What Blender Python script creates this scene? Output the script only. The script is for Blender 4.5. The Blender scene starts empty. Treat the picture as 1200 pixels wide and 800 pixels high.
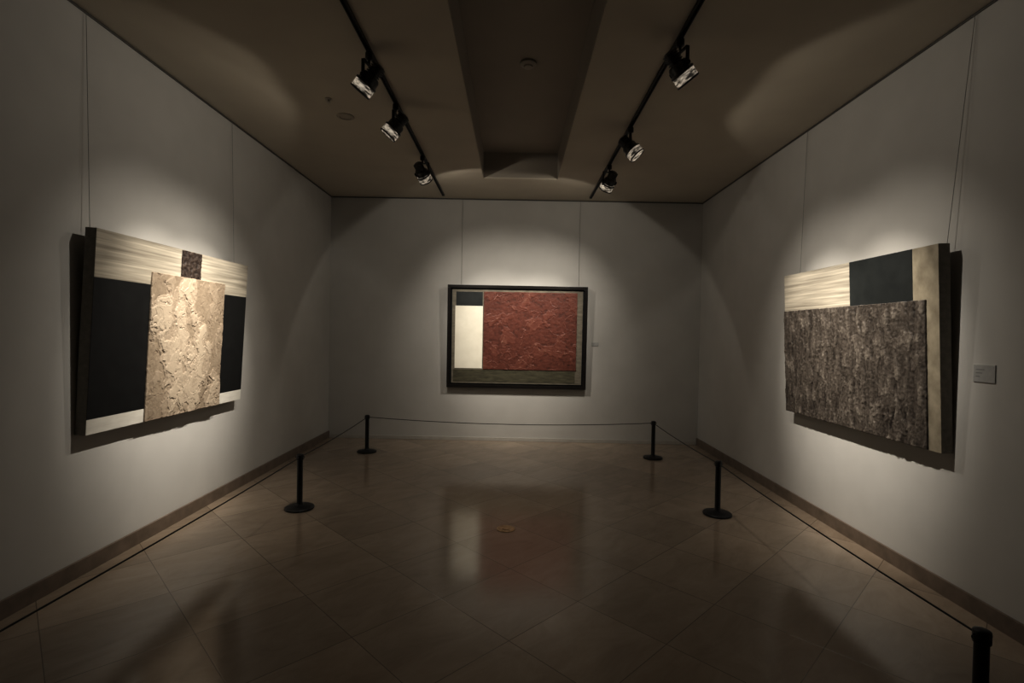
import bpy, bmesh, math
from mathutils import Vector, Matrix, noise

scene = bpy.context.scene
COL = scene.collection
WL, WR, YB, YF, ZC = -2.69, 2.68, 7.43, -8.0, 3.50
RX0, RX1, RY1, RZ = -0.43, 0.50, 6.43, 3.82

# ---------------------------------------------------------------- materials
def new_mat(name):
    m = bpy.data.materials.new(name); m.use_nodes = True
    nt = m.node_tree
    return m, nt, nt.nodes["Principled BSDF"]

def N(nt, t, **kw):
    n = nt.nodes.new(t)
    for k, v in kw.items():
        setattr(n, k, v)
    return n

def ramp(nt, stops, fac, interp='LINEAR'):
    r = N(nt, "ShaderNodeValToRGB"); cr = r.color_ramp
    cr.interpolation = interp
    while len(cr.elements) < len(stops): cr.elements.new(0.5)
    for e, (p, c) in zip(cr.elements, stops):
        e.position = p; e.color = (*c, 1)
    nt.links.new(fac, r.inputs[0]); return r.outputs[0]

def mapped(nt, scale=(1,1,1), rot=(0,0,0)):
    tc = N(nt, "ShaderNodeTexCoord"); mp = N(nt, "ShaderNodeMapping")
    mp.inputs["Scale"].default_value = scale; mp.inputs["Rotation"].default_value = rot
    nt.links.new(tc.outputs["Object"], mp.inputs[0]); return mp.outputs[0]

def noise_tex(nt, vec, scale, detail=4, rough=.55, dist=0):
    n = N(nt, "ShaderNodeTexNoise")
    n.inputs["Scale"].default_value = scale; n.inputs["Detail"].default_value = detail
    n.inputs["Roughness"].default_value = rough; n.inputs["Distortion"].default_value = dist
    nt.links.new(vec, n.inputs["Vector"]); return n.outputs["Fac"]

def bump(nt, b, h, strength=.3, dist=.01):
    bn = N(nt, "ShaderNodeBump"); bn.inputs["Strength"].default_value = strength
    bn.inputs["Distance"].default_value = dist
    nt.links.new(h, bn.inputs["Height"]); nt.links.new(bn.outputs[0], b.inputs["Normal"])

def mat_noise(name, c0, c1, scale=20, rough=.6, metal=0, mscale=(1,1,1), bs=.1, bd=.002, lo=.3, hi=.7, detail=3):
    m, nt, b = new_mat(name)
    v = mapped(nt, mscale); f = noise_tex(nt, v, scale, detail)
    nt.links.new(ramp(nt, [(lo, c0), (hi, c1)], f), b.inputs["Base Color"])
    b.inputs["Roughness"].default_value = rough; b.inputs["Metallic"].default_value = metal
    if bs: bump(nt, b, f, bs, bd)
    return m

M = {}
M['wall'] = mat_noise("wall_paint", (.555,.545,.52), (.585,.575,.55), 3, .85, bs=0, detail=2)
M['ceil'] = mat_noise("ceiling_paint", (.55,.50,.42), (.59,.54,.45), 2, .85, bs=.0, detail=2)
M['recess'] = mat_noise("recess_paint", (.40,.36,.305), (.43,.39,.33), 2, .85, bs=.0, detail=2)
M['skirt'] = mat_noise("stone_skirting", (.16,.125,.095), (.24,.19,.15), 9, .35, bs=0)
M['skirtw'] = mat_noise("painted_skirting", (.50,.48,.45), (.56,.54,.5), 9, .5, bs=.0)
M['black'] = mat_noise("black_metal", (.008,.008,.008), (.014,.013,.013), 30, .38, .3, bs=0)
M['rope'] = mat_noise("rope_cord", (.012,.011,.01), (.03,.027,.024), 300, .7, bs=.2)
M['dgrey'] = mat_noise("dark_grey_metal", (.05,.05,.05), (.09,.087,.08), 40, .35, .6, bs=0)
M['railm'] = mat_noise("rail_metal", (.10,.095,.085), (.13,.125,.11), 40, .5, .2, bs=0)
M['wire'] = mat_noise("wire_steel", (.2,.2,.19), (.25,.25,.24), 60, .5, .3, bs=0)
M['frame'] = mat_noise("black_frame_wood", (.010,.008,.007), (.022,.018,.015), 8, .35, mscale=(1,1,6), bs=.1)
M['canvasback'] = mat_noise("canvas_edge", (.20,.18,.15), (.28,.255,.21), 30, .8, bs=.2)
M['cream'] = mat_noise("cream_streaked_paint", (.23,.205,.165), (.58,.535,.45), 2.0, .55, mscale=(.7,1,22), bs=.3, lo=.28, hi=.68, detail=10)
M['creamv'] = mat_noise("tan_streaked_paint", (.24,.21,.155), (.46,.41,.32), 3, .55, mscale=(4,1,3), bs=.3, lo=.25, hi=.7, detail=8)
M['white'] = mat_noise("white_paint", (.70,.68,.62), (.80,.78,.72), 8, .5, mscale=(1,1,4), bs=.15)
M['blackp'] = mat_noise("black_paint", (.0045,.005,.0055), (.009,.010,.010), 12, .55, bs=.2)
M['charcoal'] = mat_noise("charcoal_paint", (.014,.017,.017), (.025,.029,.028), 8, .55, bs=.2)
M['taupe'] = mat_noise("taupe_paint", (.15,.135,.105), (.25,.225,.18), 5, .55, mscale=(2,1,6), bs=.3, detail=8)
M['olive'] = mat_noise("olive_paint", (.06,.056,.038), (.13,.12,.08), 9, .5, mscale=(1,1,5), bs=.4, detail=8)
M['ivory'] = mat_noise("ivory_paint", (.78,.75,.65), (.86,.83,.73), 6, .5, bs=.15)
M['label'] = mat_noise("label_card", (.42,.42,.41), (.47,.47,.46), 40, .5, bs=0)
M['ink'] = mat_noise("label_ink", (.2,.2,.2), (.25,.25,.25), 40, .6, bs=0)
M['plastic'] = mat_noise("detector_plastic", (.42,.39,.34), (.47,.44,.38), 10, .5, bs=0)
M['brass'] = mat_noise("aged_brass", (.36,.24,.13), (.6,.43,.25), 30, .4, .4, bs=.1)

def mat_relief(name, stops, rough, nscale, mscale, bs, bd, k=1.1):
    m, nt, b = new_mat(name)
    at = N(nt, "ShaderNodeAttribute"); at.attribute_name = "relief"
    v = mapped(nt, mscale); f = noise_tex(nt, v, nscale, 8, .65)
    mx = N(nt, "ShaderNodeMath", operation='MULTIPLY_ADD')
    sub = N(nt, "ShaderNodeMath", operation='SUBTRACT'); sub.inputs[1].default_value = .5
    nt.links.new(f, sub.inputs[0])
    nt.links.new(sub.outputs[0], mx.inputs[0]); mx.inputs[1].default_value = k
    nt.links.new(at.outputs["Fac"], mx.inputs[2])
    nt.links.new(ramp(nt, stops, mx.outputs[0]), b.inputs["Base Color"])
    b.inputs["Roughness"].default_value = rough
    bump(nt, b, f, bs, bd)
    return m
M['plaster'] = mat_relief("peeling_plaster", [(0,(.08,.058,.04)),(.16,(.19,.145,.105)),(.34,(.29,.235,.175)),(.62,(.37,.305,.235)),(.95,(.47,.40,.315))], .6, 14, (1,1,.8), .5, .012, .7)
M['rust'] = mat_relief("brown_crackle", [(0,(.02,.013,.010)),(.5,(.05,.035,.027)),(1,(.10,.075,.06))], .55, 25, (1,1,1), .6, .01)
M['red'] = mat_relief("red_impasto", [(0,(.05,.019,.014)),(.3,(.13,.044,.030)),(.6,(.178,.064,.044)),(1,(.27,.14,.10))], .5, 14, (1,1,1.5), .5, .008, 1.2)
M['bark'] = mat_relief("weathered_brown_relief", [(0,(.022,.017,.014)),(.32,(.070,.058,.048)),(.60,(.120,.102,.086)),(1,(.27,.24,.205))], .5, 18, (2.0,1,1), .6, .010, 1.1)

m, nt, b = new_mat("lamp_bulb_glow")
b.inputs["Emission Color"].default_value = (1,.88,.70,1); b.inputs["Emission Strength"].default_value = 6
f = noise_tex(nt, mapped(nt), 50); nt.links.new(ramp(nt,[(0,(.9,.85,.75)),(1,(1,.95,.85))],f), b.inputs["Base Color"])
M['bulb'] = m

m, nt, b = new_mat("lamp_front_glass")
f = noise_tex(nt, mapped(nt,(1,1,3)), 18, 2)
nt.links.new(ramp(nt,[(.4,(.15,.145,.14)),(.6,(.6,.58,.54))],f), b.inputs["Base Color"])
b.inputs["Roughness"].default_value=.15; b.inputs["Metallic"].default_value=.8
b.inputs["Emission Color"].default_value=(1,.88,.72,1)
nt.links.new(ramp(nt,[(.40,(.03,.03,.03)),(.70,(.6,.6,.6))],f), b.inputs["Emission Strength"])
M['glass'] = m

# floor : diagonal stone tiles
def floor_mat():
    m, nt, b = new_mat("travertine_tiles")
    L = nt.links
    tc = N(nt, "ShaderNodeTexCoord"); sp = N(nt, "ShaderNodeSeparateXYZ"); L.new(tc.outputs["Object"], sp.inputs[0])
    D = .8
    def math_(op, a, bb=None):
        n = N(nt, "ShaderNodeMath", operation=op)
        for i, v in enumerate((a, bb)):
            if v is None: continue
            if isinstance(v, (int, float)): n.inputs[i].default_value = v
            else: L.new(v, n.inputs[i])
        return n.outputs[0]
    s = math_('DIVIDE', math_('SUBTRACT', math_('ADD', sp.outputs[0], sp.outputs[1]), 3.38), D)
    t = math_('DIVIDE', math_('ADD', math_('SUBTRACT', sp.outputs[0], sp.outputs[1]), 3.38), D)
    def edge(p):
        fr = math_('FRACT', p); return math_('MINIMUM', fr, math_('SUBTRACT', 1.0, fr))
    e = math_('MINIMUM', edge(s), edge(t))
    g = N(nt, "ShaderNodeMapRange"); g.inputs[1].default_value=.0015; g.inputs[2].default_value=.0058
    L.new(e, g.inputs[0])
    cb = N(nt, "ShaderNodeCombineXYZ"); L.new(math_('FLOOR', s), cb.inputs[0]); L.new(math_('FLOOR', t), cb.inputs[1])
    wn = N(nt, "ShaderNodeTexWhiteNoise", noise_dimensions='3D'); L.new(cb.outputs[0], wn.inputs[0])
    sc = N(nt, "ShaderNodeVectorMath", operation='SCALE'); L.new(wn.outputs["Color"], sc.inputs[0]); sc.inputs["Scale"].default_value = 20
    cv = N(nt, "ShaderNodeCombineXYZ"); L.new(s, cv.inputs[0]); L.new(math_('MULTIPLY', t, 2.2), cv.inputs[1])
    ad = N(nt, "ShaderNodeVectorMath", operation='ADD'); L.new(cv.outputs[0], ad.inputs[0]); L.new(sc.outputs[0], ad.inputs[1])
    vein = noise_tex(nt, ad.outputs[0], 1.6, 7, .68, .8)
    col = ramp(nt, [(.25,(.32,.255,.19)),(.5,(.39,.318,.245)),(.75,(.45,.375,.295))], vein)
    var = N(nt, "ShaderNodeMapRange"); var.inputs[3].default_value=.84; var.inputs[4].default_value=1.03; L.new(wn.outputs["Value"], var.inputs[0])
    mul = N(nt, "ShaderNodeMix", data_type='RGBA', blend_type='MULTIPLY'); mul.inputs[0].default_value=1
    L.new(col, mul.inputs[6]); L.new(var.outputs[0], mul.inputs[7])
    mix = N(nt, "ShaderNodeMix", data_type='RGBA'); L.new(g.outputs[0], mix.inputs[0])
    mix.inputs[6].default_value=(.17,.135,.10,1); L.new(mul.outputs[2], mix.inputs[7])
    L.new(mix.outputs[2], b.inputs["Base Color"])
    rn = noise_tex(nt, tc.outputs["Object"], 2.5, 4)
    rr = N(nt, "ShaderNodeMapRange"); rr.inputs[3].default_value=.11; rr.inputs[4].default_value=.18; L.new(rn, rr.inputs[0])
    L.new(rr.outputs[0], b.inputs["Roughness"])
    b.inputs["IOR"].default_value=1.62
    bump(nt, b, g.outputs[0], .2, .0015)
    return m
M['floor'] = floor_mat()

# ---------------------------------------------------------------- mesh helpers
def bbox(bm, x0,x1,y0,y1,z0,z1, mi=0, bev=0):
    vs=[bm.verts.new((x,y,z)) for x in (x0,x1) for y in (y0,y1) for z in (z0,z1)]
    fs=[]
    for q in ((0,1,3,2),(4,6,7,5),(0,4,5,1),(2,3,7,6),(0,2,6,4),(1,5,7,3)):
        f=bm.faces.new([vs[i] for i in q]); f.material_index=mi; fs.append(f)
    if bev:
        es=list({e for f in fs for e in f.edges})
        bmesh.ops.bevel(bm, geom=es, offset=bev, segments=2, affect='EDGES', profile=.6)
    return vs

def finish(bm, name, mats, parent=None, smooth=False, loc=None, rot=None):
    bmesh.ops.recalc_face_normals(bm, faces=bm.faces)
    me=bpy.data.meshes.new(name); bm.to_mesh(me); bm.free()
    for mm in mats: me.materials.append(mm)
    if smooth:
        for p in me.polygons: p.use_smooth=True
        try: me.set_sharp_from_angle(angle=math.radians(40))
        except Exception: pass
    o=bpy.data.objects.new(name, me); COL.objects.link(o)
    if parent: o.parent=parent
    if loc: o.location=loc
    if rot: o.rotation_euler=rot
    return o

def empty(name, loc=(0,0,0), rot=(0,0,0)):
    e=bpy.data.objects.new(name,None); COL.objects.link(e); e.location=loc; e.rotation_euler=rot
    e.empty_display_size=.1
    return e

def lathe(bm, prof, seg=32, mi=0, cx=0, cy=0, closed=False):
    rings=[]
    for r,z in prof:
        if r<1e-6: rings.append([bm.verts.new((cx,cy,z))])
        else: rings.append([bm.verts.new((cx+r*math.cos(2*math.pi*i/seg), cy+r*math.sin(2*math.pi*i/seg), z)) for i in range(seg)])
    for a,b_ in zip(rings, rings[1:]):
        for i in range(seg):
            j=(i+1)%seg
            if len(a)==1 and len(b_)==1: continue
            if len(a)==1: f=bm.faces.new((a[0],b_[i],b_[j]))
            elif len(b_)==1: f=bm.faces.new((a[i],b_[0],a[j]))
            else: f=bm.faces.new((a[i],b_[i],b_[j],a[j]))
            f.material_index=mi

def tube(bm, pts, r, seg=8, mi=0):
    rings=[]
    for k,p in enumerate(pts):
        p=Vector(p)
        d=(Vector(pts[min(k+1,len(pts)-1)])-Vector(pts[max(k-1,0)])).normalized()
        up=Vector((0,0,1)) if abs(d.z)<.9 else Vector((1,0,0))
        a=d.cross(up).normalized(); b_=a.cross(d)
        rings.append([bm.verts.new(p+a*r*math.cos(2*math.pi*i/seg)+b_*r*math.sin(2*math.pi*i/seg)) for i in range(seg)])
    for A,B in zip(rings,rings[1:]):
        for i in range(seg):
            f=bm.faces.new((A[i],A[(i+1)%seg],B[(i+1)%seg],B[i])); f.material_index=mi
    bm.faces.new(rings[0]); bm.faces.new(rings[-1])

# ---------------------------------------------------------------- room shell
T=.12
def simple_box(name, dims, mat):
    bm=bmesh.new(); bbox(bm,*dims); return finish(bm,name,[mat])
simple_box("floor",(WL-T,WR+T,YF-T,YB+T,-.1,0),M['floor'])
simple_box("wall_left",(WL-T,WL,YF,YB,0,ZC),M['wall'])
simple_box("wall_right",(WR,WR+T,YF,YB,0,ZC),M['wall'])
simple_box("wall_back",(WL-T,WR+T,YB,YB+T,0,ZC),M['wall'])
simple_box("wall_front",(WL-T,WR+T,YF-T,YF,0,ZC),M['wall'])
bm=bmesh.new()
bbox(bm,WL-T,RX0,YF-T,YB+T,ZC,RZ+.1)
bbox(bm,RX1,WR+T,YF-T,YB+T,ZC,RZ+.1)
bbox(bm,RX0,RX1,RY1,YB+T,ZC,RZ+.1)
bbox(bm,RX0,RX1,YF-T,YF,ZC,RZ+.1)
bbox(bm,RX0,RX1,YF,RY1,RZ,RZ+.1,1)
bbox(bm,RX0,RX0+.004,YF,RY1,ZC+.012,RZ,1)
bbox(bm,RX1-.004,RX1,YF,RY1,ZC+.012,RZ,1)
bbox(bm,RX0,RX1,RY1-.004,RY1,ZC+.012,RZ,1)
finish(bm,"ceiling",[M['ceil'],M['recess']])
bm=bmesh.new()
bbox(bm,RX0-.02,RX0+.0,YF,RY1+.02,ZC-.005,ZC)
bbox(bm,RX1,RX1+.02,YF,RY1+.02,ZC-.005,ZC)
bbox(bm,RX0,RX1,RY1,RY1+.02,ZC-.005,ZC)
finish(bm,"trim_1",[M['ceil']])
def board(name,dims,mat):
    bm=bmesh.new(); bbox(bm,*dims,0,.003); return finish(bm,name,[mat])
board("baseboard_left",(WL,WL+.018,YF,YB,0,.10),M['skirt'])
board("baseboard_right",(WR-.018,WR,YF,YB,0,.10),M['skirt'])
board("baseboard_back",(WL+.018,WR-.018,YB-.012,YB,0,.05),M['skirtw'])
for i,d in enumerate(((WL,WL+.010,YF,YB,ZC-.016,ZC-.002),(WR-.010,WR,YF,YB,ZC-.016,ZC-.002),(WL+.010,WR-.010,YB-.010,YB,ZC-.016,ZC-.002))):
    board("picture_rail"+("" if i==0 else ".%03d"%i),d,M['railm'])

# ---------------------------------------------------------------- paintings
def relief(parent,name,x0,x1,z0,z1,yf,nx,nz,func,amp,mat):
    bm=bmesh.new(); lay=bm.verts.layers.float.new("relief")
    grid=[]
    for j in range(nz+1):
        row=[]
        for i in range(nx+1):
            x=x0+(x1-x0)*i/nx; z=z0+(z1-z0)*j/nz
            h=max(0,min(1,func(x,z)))
            ex=(noise.noise(Vector((z*25,x0*9,3)))*.003) if i in (0,nx) else 0
            ez=(noise.noise(Vector((x*25,z0*9,7)))*.003) if j in (0,nz) else 0
            v=bm.verts.new((x+ex,yf-.003-h*amp,z+ez)); v[lay]=h; row.append(v)
        grid.append(row)
    for j in range(nz):
        for i in range(nx):
            bm.faces.new((grid[j][i],grid[j][i+1],grid[j+1][i+1],grid[j+1][i]))
    border=[grid[0][i] for i in range(nx+1)]+[grid[j][nx] for j in range(1,nz+1)]+[grid[nz][i] for i in range(nx-1,-1,-1)]+[grid[j][0] for j in range(nz-1,0,-1)]
    back=[]
    for v in border:
        w=bm.verts.new((v.co.x,yf,v.co.z)); w[lay]=.2; back.append(w)
    n=len(border)
    for i in range(n):
        bm.faces.new((border[i],back[i],back[(i+1)%n],border[(i+1)%n]))
    o=finish(bm,name,[mat],parent)
    for p in o.data.polygons: p.use_smooth=True
    return o

def sst(a,b_,x):
    t=max(0,min(1,(x-a)/(b_-a))); return t*t*(3-2*t)
def fb(x,z,s,o,seed):
    return noise.fractal(Vector((x*s,z*s,seed)),.9,2.1,o)
def f_plaster(x,z):
    wx=x+.035*fb(x,z,8,3,4.); wz=z+.035*fb(x,z,8,3,9.)
    a=fb(wx*1.5,wz*.8,2.8,5,1.3)
    flake=sst(-.03,-.015,a)*.24+sst(.22,.235,a)*.25
    flake2=sst(.16,.175,fb(wx*1.6,wz*.9,6,4,5.7))*.16
    d=abs(fb(wx*1.3,wz*.6,2.6,5,2.2)); crack=-.42*(1-sst(0,.02,d))
    d2=abs(fb(wx*1.1,wz*.9,4.5,4,12.)); crack-=.22*(1-sst(0,.018,d2))
    return .40+flake+flake2+crack+.07*fb(x,z,40,3,8.)
def f_rust(x,z):
    return .5+.6*fb(x,z,30,4,2.)
def f_red(x,z):
    wx=x+.04*fb(x,z,5,3,1.); wz=z+.04*fb(x,z,5,3,2.)
    a=abs(fb(wx,wz*1.6,2.2,5,3.3)); ridge=(1-sst(0,.03,a))*.38
    bb=abs(fb(wx*1.4,wz*1.4,6,3,6.)); r2=(1-sst(0,.05,bb))*.07
    pl=sst(.15,.18,fb(wx,wz,3.4,4,8.8))*.20
    return .33+ridge+r2+pl+.10*fb(x,z,30,3,5.)
def f_bark(x,z):
    wx=x+.012*fb(x,z,7,3,1.)
    a=noise.fractal(Vector((wx*22,z*4.0,1.)),.8,2.1,6)
    b2=abs(noise.fractal(Vector((wx*6,z*.5,5.)),.9,2.1,3))
    c=sst(.2,.24,noise.fractal(Vector((wx*13,z*8,8.)),.9,2.1,4))
    return .42+.26*a-.24*(1-sst(0,.04,b2))+.20*c+.18*fb(x,z,45,3,3.)

def slab(parent,name,x0,x1,z0,z1,yf,t,mat):
    bm=bmesh.new(); bbox(bm,x0,x1,yf-t,yf,z0,z1,0); return finish(bm,name,[mat],parent)

def wire(parent,name,p0,p1):
    inv=(Matrix.LocRotScale(parent.location,parent.rotation_euler,None)).inverted()
    bm=bmesh.new(); tube(bm,[inv@Vector(p0),inv@Vector(p1)],.0017,6)
    return finish(bm,name,[M['wire']],parent)

TH=.068; H=1.275; W=1.77; tilt=math.radians(2.7)
pl=empty("abstract_painting",(WL+.002,3.115,.888),(tilt,0,math.radians(90)))
bm=bmesh.new(); bbox(bm,0,W,-TH,0,0,H,0,.003); finish(bm,"canvas_body",[M['canvasback']],pl)
yf=-TH
def Z(f): return H*(1-f)
slab(pl,"cream_band_1",0.001,.45*W,Z(.235),H-.001,yf,.002,M['cream'])
slab(pl,"cream_band_2",.59*W,W-.001,Z(.235),H-.001,yf,.002,M['cream'])
slab(pl,"cream_band_3",.45*W,.59*W,Z(.17),H-.001,yf,.001,M['cream'])
slab(pl,"black_field_1",0.001,.28*W,Z(.925),Z(.235),yf,.002,M['blackp'])
slab(pl,"black_field_2",.78*W,W-.001,Z(.925),Z(.235),yf,.002,M['blackp'])
slab(pl,"white_strip_1",0.001,.28*W,.001,Z(.925),yf,.002,M['white'])
slab(pl,"white_strip_2",.78*W,W-.001,.001,Z(.925),yf,.002,M['white'])
relief(pl,"plaster_panel",.275*W,.787*W,.002,Z(.165),yf,260,300,f_plaster,.018,M['plaster'])
relief(pl,"brown_patch",.455*W,.59*W,Z(.165)+.001,Z(.0)-.004,yf,60,55,f_rust,.010,M['rust'])
WT=ZC-.018
wire(pl,"hanging_wire_1",(WL+.012,3.17,WT),(WL+.045,3.17,.888+H-.04))
wire(pl,"hanging_wire_2",(WL+.012,4.80,WT),(WL+.045,4.80,.888+H-.04))

pr=empty("abstract_painting.001",(WR-.002,4.885,.885),(tilt,0,math.radians(-90)))
bm=bmesh.new(); bbox(bm,0,W,-TH,0,0,H,0,.003); finish(bm,"canvas_body",[M['canvasback']],pr)
slab(pr,"cream_field",0.001,.535*W,Z(.27),H-.001,yf,.002,M['cream'])
slab(pr,"charcoal_field",.535*W,.885*W,Z(.27),H-.001,yf,.003,M['charcoal'])
slab(pr,"tan_strip",.885*W,W-.001,.001,H-.001,yf,.002,M['creamv'])
relief(pr,"weathered_panel",.003,.945*W,.002,Z(.262),yf-.002,330,190,f_bark,.017,M['bark'])
wire(pr,"hanging_wire_1",(WR-.012,4.77,WT),(WR-.045,4.77,.888+H-.04))
wire(pr,"hanging_wire_2",(WR-.012,3.05,WT),(WR-.045,3.16,.888+H-.04))

CW,CH=2.005,1.475
pc=empty("framed_abstract_painting",(-.97,YB-.002,.775),(math.radians(1.3),0,0))
FD,FW=.07,.045
bm=bmesh.new()
bbox(bm,0,CW,-FD,0,0,FW,0,.003); bbox(bm,0,CW,-FD,0,CH-FW,CH,0,.003)
bbox(bm,0,FW,-FD,0,FW,CH-FW,0,.003); bbox(bm,CW-FW,CW,-FD,0,FW,CH-FW,0,.003)
finish(bm,"frame",[M['frame']],pc)
bm=bmesh.new(); bbox(bm,FW,CW-FW,-.03,-.005,FW,CH-FW); finish(bm,"backing_board",[M['blackp']],pc)
bm=bmesh.new(); bbox(bm,FW+.02,CW-FW-.02,-.045,-.03,FW+.02,CH-FW-.02); finish(bm,"canvas_body",[M['taupe']],pc)
yc=-.045
def cx(px): return (px-525)/164*CW
def cz(py): return CH-(py-334.5)/121.5*CH
slab(pc,"charcoal_patch",cx(535),cx(566),cz(359),cz(342.5),yc,.002,M['charcoal'])
slab(pc,"ivory_panel",cx(534),cx(566.5),cz(433),cz(359),yc,.004,M['ivory'])
slab(pc,"olive_strip",cx(532.5),cx(676),cz(449),cz(434.5),yc,.003,M['olive'])
relief(pc,"red_panel",cx(567.5),cx(677),cz(434),cz(342),yc,260,200,f_red,.014,M['red'])
wire(pc,"hanging_wire_1",(cx(540)-.97,YB-.012,WT),(cx(540)-.97,YB-.035,.775+CH-.03))
wire(pc,"hanging_wire_2",(cx(679)-.97,YB-.012,WT),(cx(679)-.97,YB-.035,.775+CH-.03))

def label(name,w,h,loc,rz):
    bm=bmesh.new(); bbox(bm,-w/2,w/2,-.006,0,-h/2,h/2,0,.001)
    for k in range(3):
        bbox(bm,-w*.38,-w*.38+w*(.4,.3,.2)[k],-.0066,-.005,h*(.22-.2*k)-h*.02,h*(.22-.2*k)+h*.02,1)
    finish(bm,name,[M['label'],M['ink']],None,loc=loc,rot=(0,0,rz))
label("wall_label",.135,.10,(WR,2.925,1.385),math.radians(-90))
label("wall_label.001",.10,.055,(1.165,YB,1.43),0)

# ---------------------------------------------------------------- tracks and spotlights
for i,x in enumerate((-1.04,1.03)):
    bm=bmesh.new()
    y0,y1=YF+.2,7.2
    bbox(bm,x-.016,x+.016,y0,y1,ZC-.006,ZC,0)
    bbox(bm,x-.016,x-.009,y0,y1,ZC-.022,ZC-.006,0); bbox(bm,x+.009,x+.016,y0,y1,ZC-.022,ZC-.006,0)
    bbox(bm,x-.018,x+.018,y1,y1+.02,ZC-.024,ZC,0)
    bbox(bm,x-.018,x+.018,y0-.02,y0,ZC-.024,ZC,0)
    finish(bm,"ceiling_light_track"+("" if i==0 else ".001"),[M['black']])

cnt=0
def spotlight(x,y,aim,p_in,p_mid,p_out,ain=22,amid=36,aout=71,col=(1,.935,.84)):
    global cnt
    name="track_spotlight"+("" if cnt==0 else ".%03d"%cnt); cnt+=1
    base=Vector((x,y,ZC-.022))
    d=Vector(aim)-(base+Vector((0,0,-.19)))
    yaw=math.atan2(-d.x,d.y); alpha=math.atan2(-d.z,math.hypot(d.x,d.y)); phi=math.pi/2-alpha
    root=empty(name,base,(0,0,yaw))
    bm=bmesh.new()
    lathe(bm,[(0,-.0),(.016,-.0),(.024,-.004),(.026,-.012),(.026,-.045),(.02,-.05),(.009,-.052),(.009,-.085),(0,-.085)],24)
    bbox(bm,-.085,.085,-.012,.012,-.09,-.084,0,.001)
    for s in (-1,1):
        bbox(bm,s*.082-.003,s*.082+.003,-.012,.012,-.215,-.085,0,.001)
        prof=[(0,0),(.014,0),(.016,.003),(.016,.012),(.012,.016),(0,.016)]
        bmk=bmesh.new(); lathe(bmk,prof,16)
        bmesh.ops.transform(bmk,matrix=Matrix.Translation((s*.082,0,-.19))@Matrix.Rotation(math.radians(90)*s,4,'Y'),verts=bmk.verts)
        tmp=bpy.data.meshes.new("t"); bmk.to_mesh(tmp); bmk.free(); bm.from_mesh(tmp); bpy.data.meshes.remove(tmp)
    finish(bm,"yoke_bracket",[M['black']],root,True)
    head=bpy.data.objects.new("head_pivot",None); COL.objects.link(head); head.parent=root
    head.location=(0,0,-.19); head.rotation_euler=(phi,0,0); head.empty_display_size=.05
    bm=bmesh.new()
    prof=[(0,.125),(.030,.125),(.040,.118)]
    z=.112
    for k in range(5):
        prof+=[(.050,z),(.050,z-.007),(.040,z-.008),(.040,z-.013)]; z-=.015
    prof+=[(.056,.035),(.066,.02),(.066,-.02)]
    lathe(bm,prof,32,0)
    finish(bm,"lamp_housing",[M['dgrey']],head,True)
    bm=bmesh.new()
    lathe(bm,[(.066,-.02),(.072,-.022),(.074,-.028),(.074,-.095),(.070,-.10),(.066,-.098),(.064,-.05),(.045,-.01),(.02,.01),(0,.012)],32,0)
    lathe(bm,[(.0735,-.02),(.078,-.024),(.078,-.034),(.0735,-.038)],32,1)
    lathe(bm,[(.0735,-.090),(.077,-.093),(.077,-.101),(.072,-.103),(.0695,-.1005)],32,1)
    finish(bm,"reflector_bell",[M['glass'],M['dgrey']],head,True)
    bm=bmesh.new(); lathe(bm,[(0,.012),(.012,.008),(.016,-.01),(.014,-.03),(.008,-.04),(0,-.042)],16)
    finish(bm,"halogen_bulb",[M['bulb']],head,True)
    for nm,p,a,bl in (("beam_light",p_in,ain,1.0),("field_light",p_mid,amid,1.0),("spill_light",p_out,aout,.08)):
        li=bpy.data.lights.new(nm,'SPOT'); li.energy=p; li.color=col
        li.spot_size=math.radians(a*2); li.spot_blend=bl; li.shadow_soft_size=.02
        lo=bpy.data.objects.new(nm,li); COL.objects.link(lo); lo.parent=head; lo.location=(0,0,-.108)
    return root

spotlight(-1.04,3.55,(-2.62,3.86,1.42),250,65,10.5)
spotlight(-1.04,4.34,(-2.62,4.32,1.42),250,65,10.5)
spotlight(-1.04,5.60,(-.12,7.40,1.45),165,80,13,24,43)
spotlight(1.03,3.33,(2.62,3.78,1.42),250,65,10.5)
spotlight(1.03,4.74,(2.62,4.34,1.42),250,65,10.5)
spotlight(1.03,5.79,(.2,7.40,1.45),165,80,13,24,43)

# ---------------------------------------------------------------- stanchions & ropes
posts=[(-1.85,1.45),(-1.85,4.44),(-1.88,6.58),(1.80,6.55),(1.82,4.51),(1.79,1.93)]
PH=.475
for i,(x,y) in enumerate(posts):
    bm=bmesh.new()
    lathe(bm,[(0,0),(.118,0),(.122,.004),(.122,.014),(.116,.020),(.06,.028),(.034,.034),(.028,.042),(.024,.050),(.024,PH-.05),(.029,PH-.047),(.029,PH-.004),(.026,PH),(.012,PH+.004),(0,PH+.005)],40)
    for a in (0,90,180,270):
        ca,sa=math.cos(math.radians(a)),math.sin(math.radians(a))
        pts=[((.028+.010*math.sin(t))*ca,(.028+.010*math.sin(t))*sa,PH-.025+.010*math.cos(t)) for t in [math.pi*k/8 for k in range(9)]]
        tube(bm,pts,.0025,6)
    finish(bm,"stanchion"+("" if i==0 else ".%03d"%i),[M['black']],None,True,loc=(x,y,0))
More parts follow.
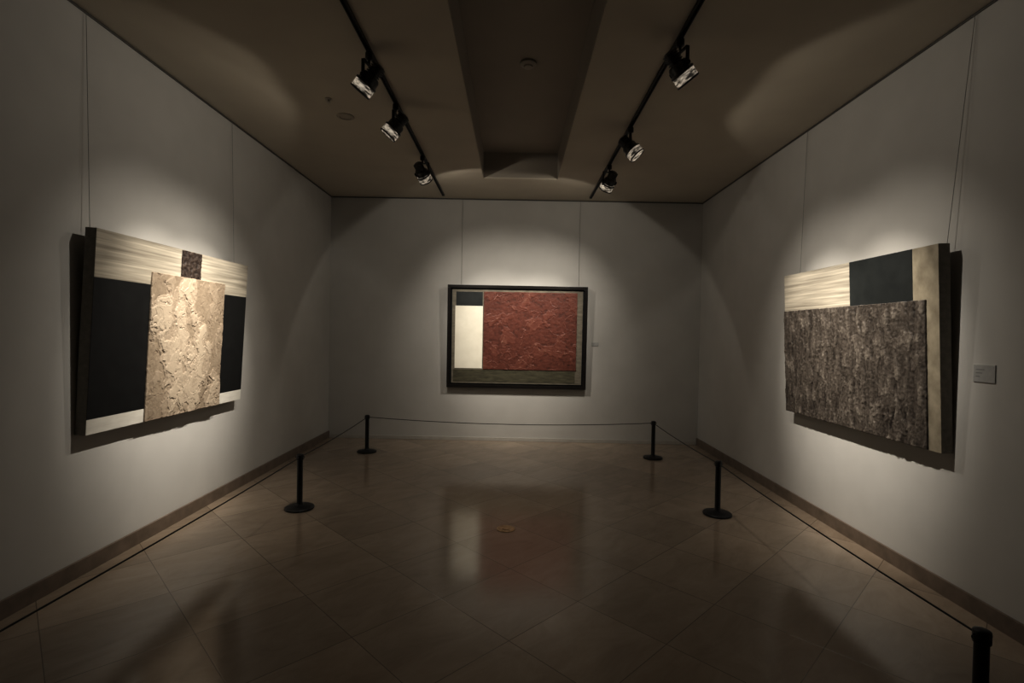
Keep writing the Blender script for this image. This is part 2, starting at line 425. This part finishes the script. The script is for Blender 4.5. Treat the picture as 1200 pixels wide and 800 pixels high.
for i,(a,b_) in enumerate(zip(posts,posts[1:])):
    A=Vector((*a,PH-.025)); B=Vector((*b_,PH-.025)); d=(B-A).normalized(); A+=d*.032; B-=d*.032
    sag=.055 if i==2 else .015
    pts=[A.lerp(B,k/24)-Vector((0,0,sag*4*(k/24)*(1-k/24))) for k in range(25)]
    bm=bmesh.new(); tube(bm,pts,.0042,8)
    finish(bm,"barrier_rope"+("" if i==0 else ".%03d"%i),[M['rope']],None,True)

bm=bmesh.new()
lathe(bm,[(.04,.001),(.075,.001),(.075,.004),(.07,.006),(.045,.006),(.04,.003),(0,.003)],32)
lathe(bm,[(.0,.007),(.028,.007),(.03,.004),(.03,.001)],24)
for k in range(6):
    a=k*math.pi/3; lathe(bm,[(0,.0085),(.005,.008),(.006,.006)],10,0,.058*math.cos(a),.058*math.sin(a))
finish(bm,"floor_socket_cover",[M['brass']],None,True,loc=(-.04,4.07,0))

bm=bmesh.new()
lathe(bm,[(0,0),(.065,0),(.07,-.006),(.07,-.018),(.055,-.028),(.04,-.03),(.036,-.042),(.02,-.048),(0,-.048)],32)
finish(bm,"smoke_detector",[M['plastic']],None,True,loc=(.07,4.30,RZ))
bm=bmesh.new()
lathe(bm,[(.05,0),(.075,0),(.078,-.005),(.07,-.010),(.052,-.012),(.05,-.006),(.0,-.006)],32)
finish(bm,"ceiling_speaker",[M['recess']],None,True,loc=(-1.57,4.66,ZC))
bm=bmesh.new()
lathe(bm,[(0,0),(.03,0),(.032,-.004),(.012,-.008),(.01,-.022),(.018,-.026),(0,-.028)],20)
finish(bm,"sprinkler_head",[M['plastic']],None,True,loc=(-1.6,4.32,ZC))

# ---------------------------------------------------------------- world, camera
w=bpy.data.worlds.new("gallery_world"); scene.world=w; w.use_nodes=True
w.node_tree.nodes["Background"].inputs[0].default_value=(.01,.01,.01,1)
cam=bpy.data.cameras.new("camera"); co=bpy.data.objects.new("camera",cam); COL.objects.link(co)
cam.sensor_width=36; cam.lens=18; cam.clip_start=.05
R=Matrix.Rotation(.005,4,'Z')@Matrix.Rotation(math.radians(90-.86),4,'X')@Matrix.Rotation(math.radians(1.1),4,'Z')
co.matrix_world=Matrix.Translation((0,0,1.56))@R
scene.camera=co
scene.view_settings.view_transform='Standard'
scene.view_settings.look='None'
scene.view_settings.exposure=0.0
scene.view_settings.gamma=0.74
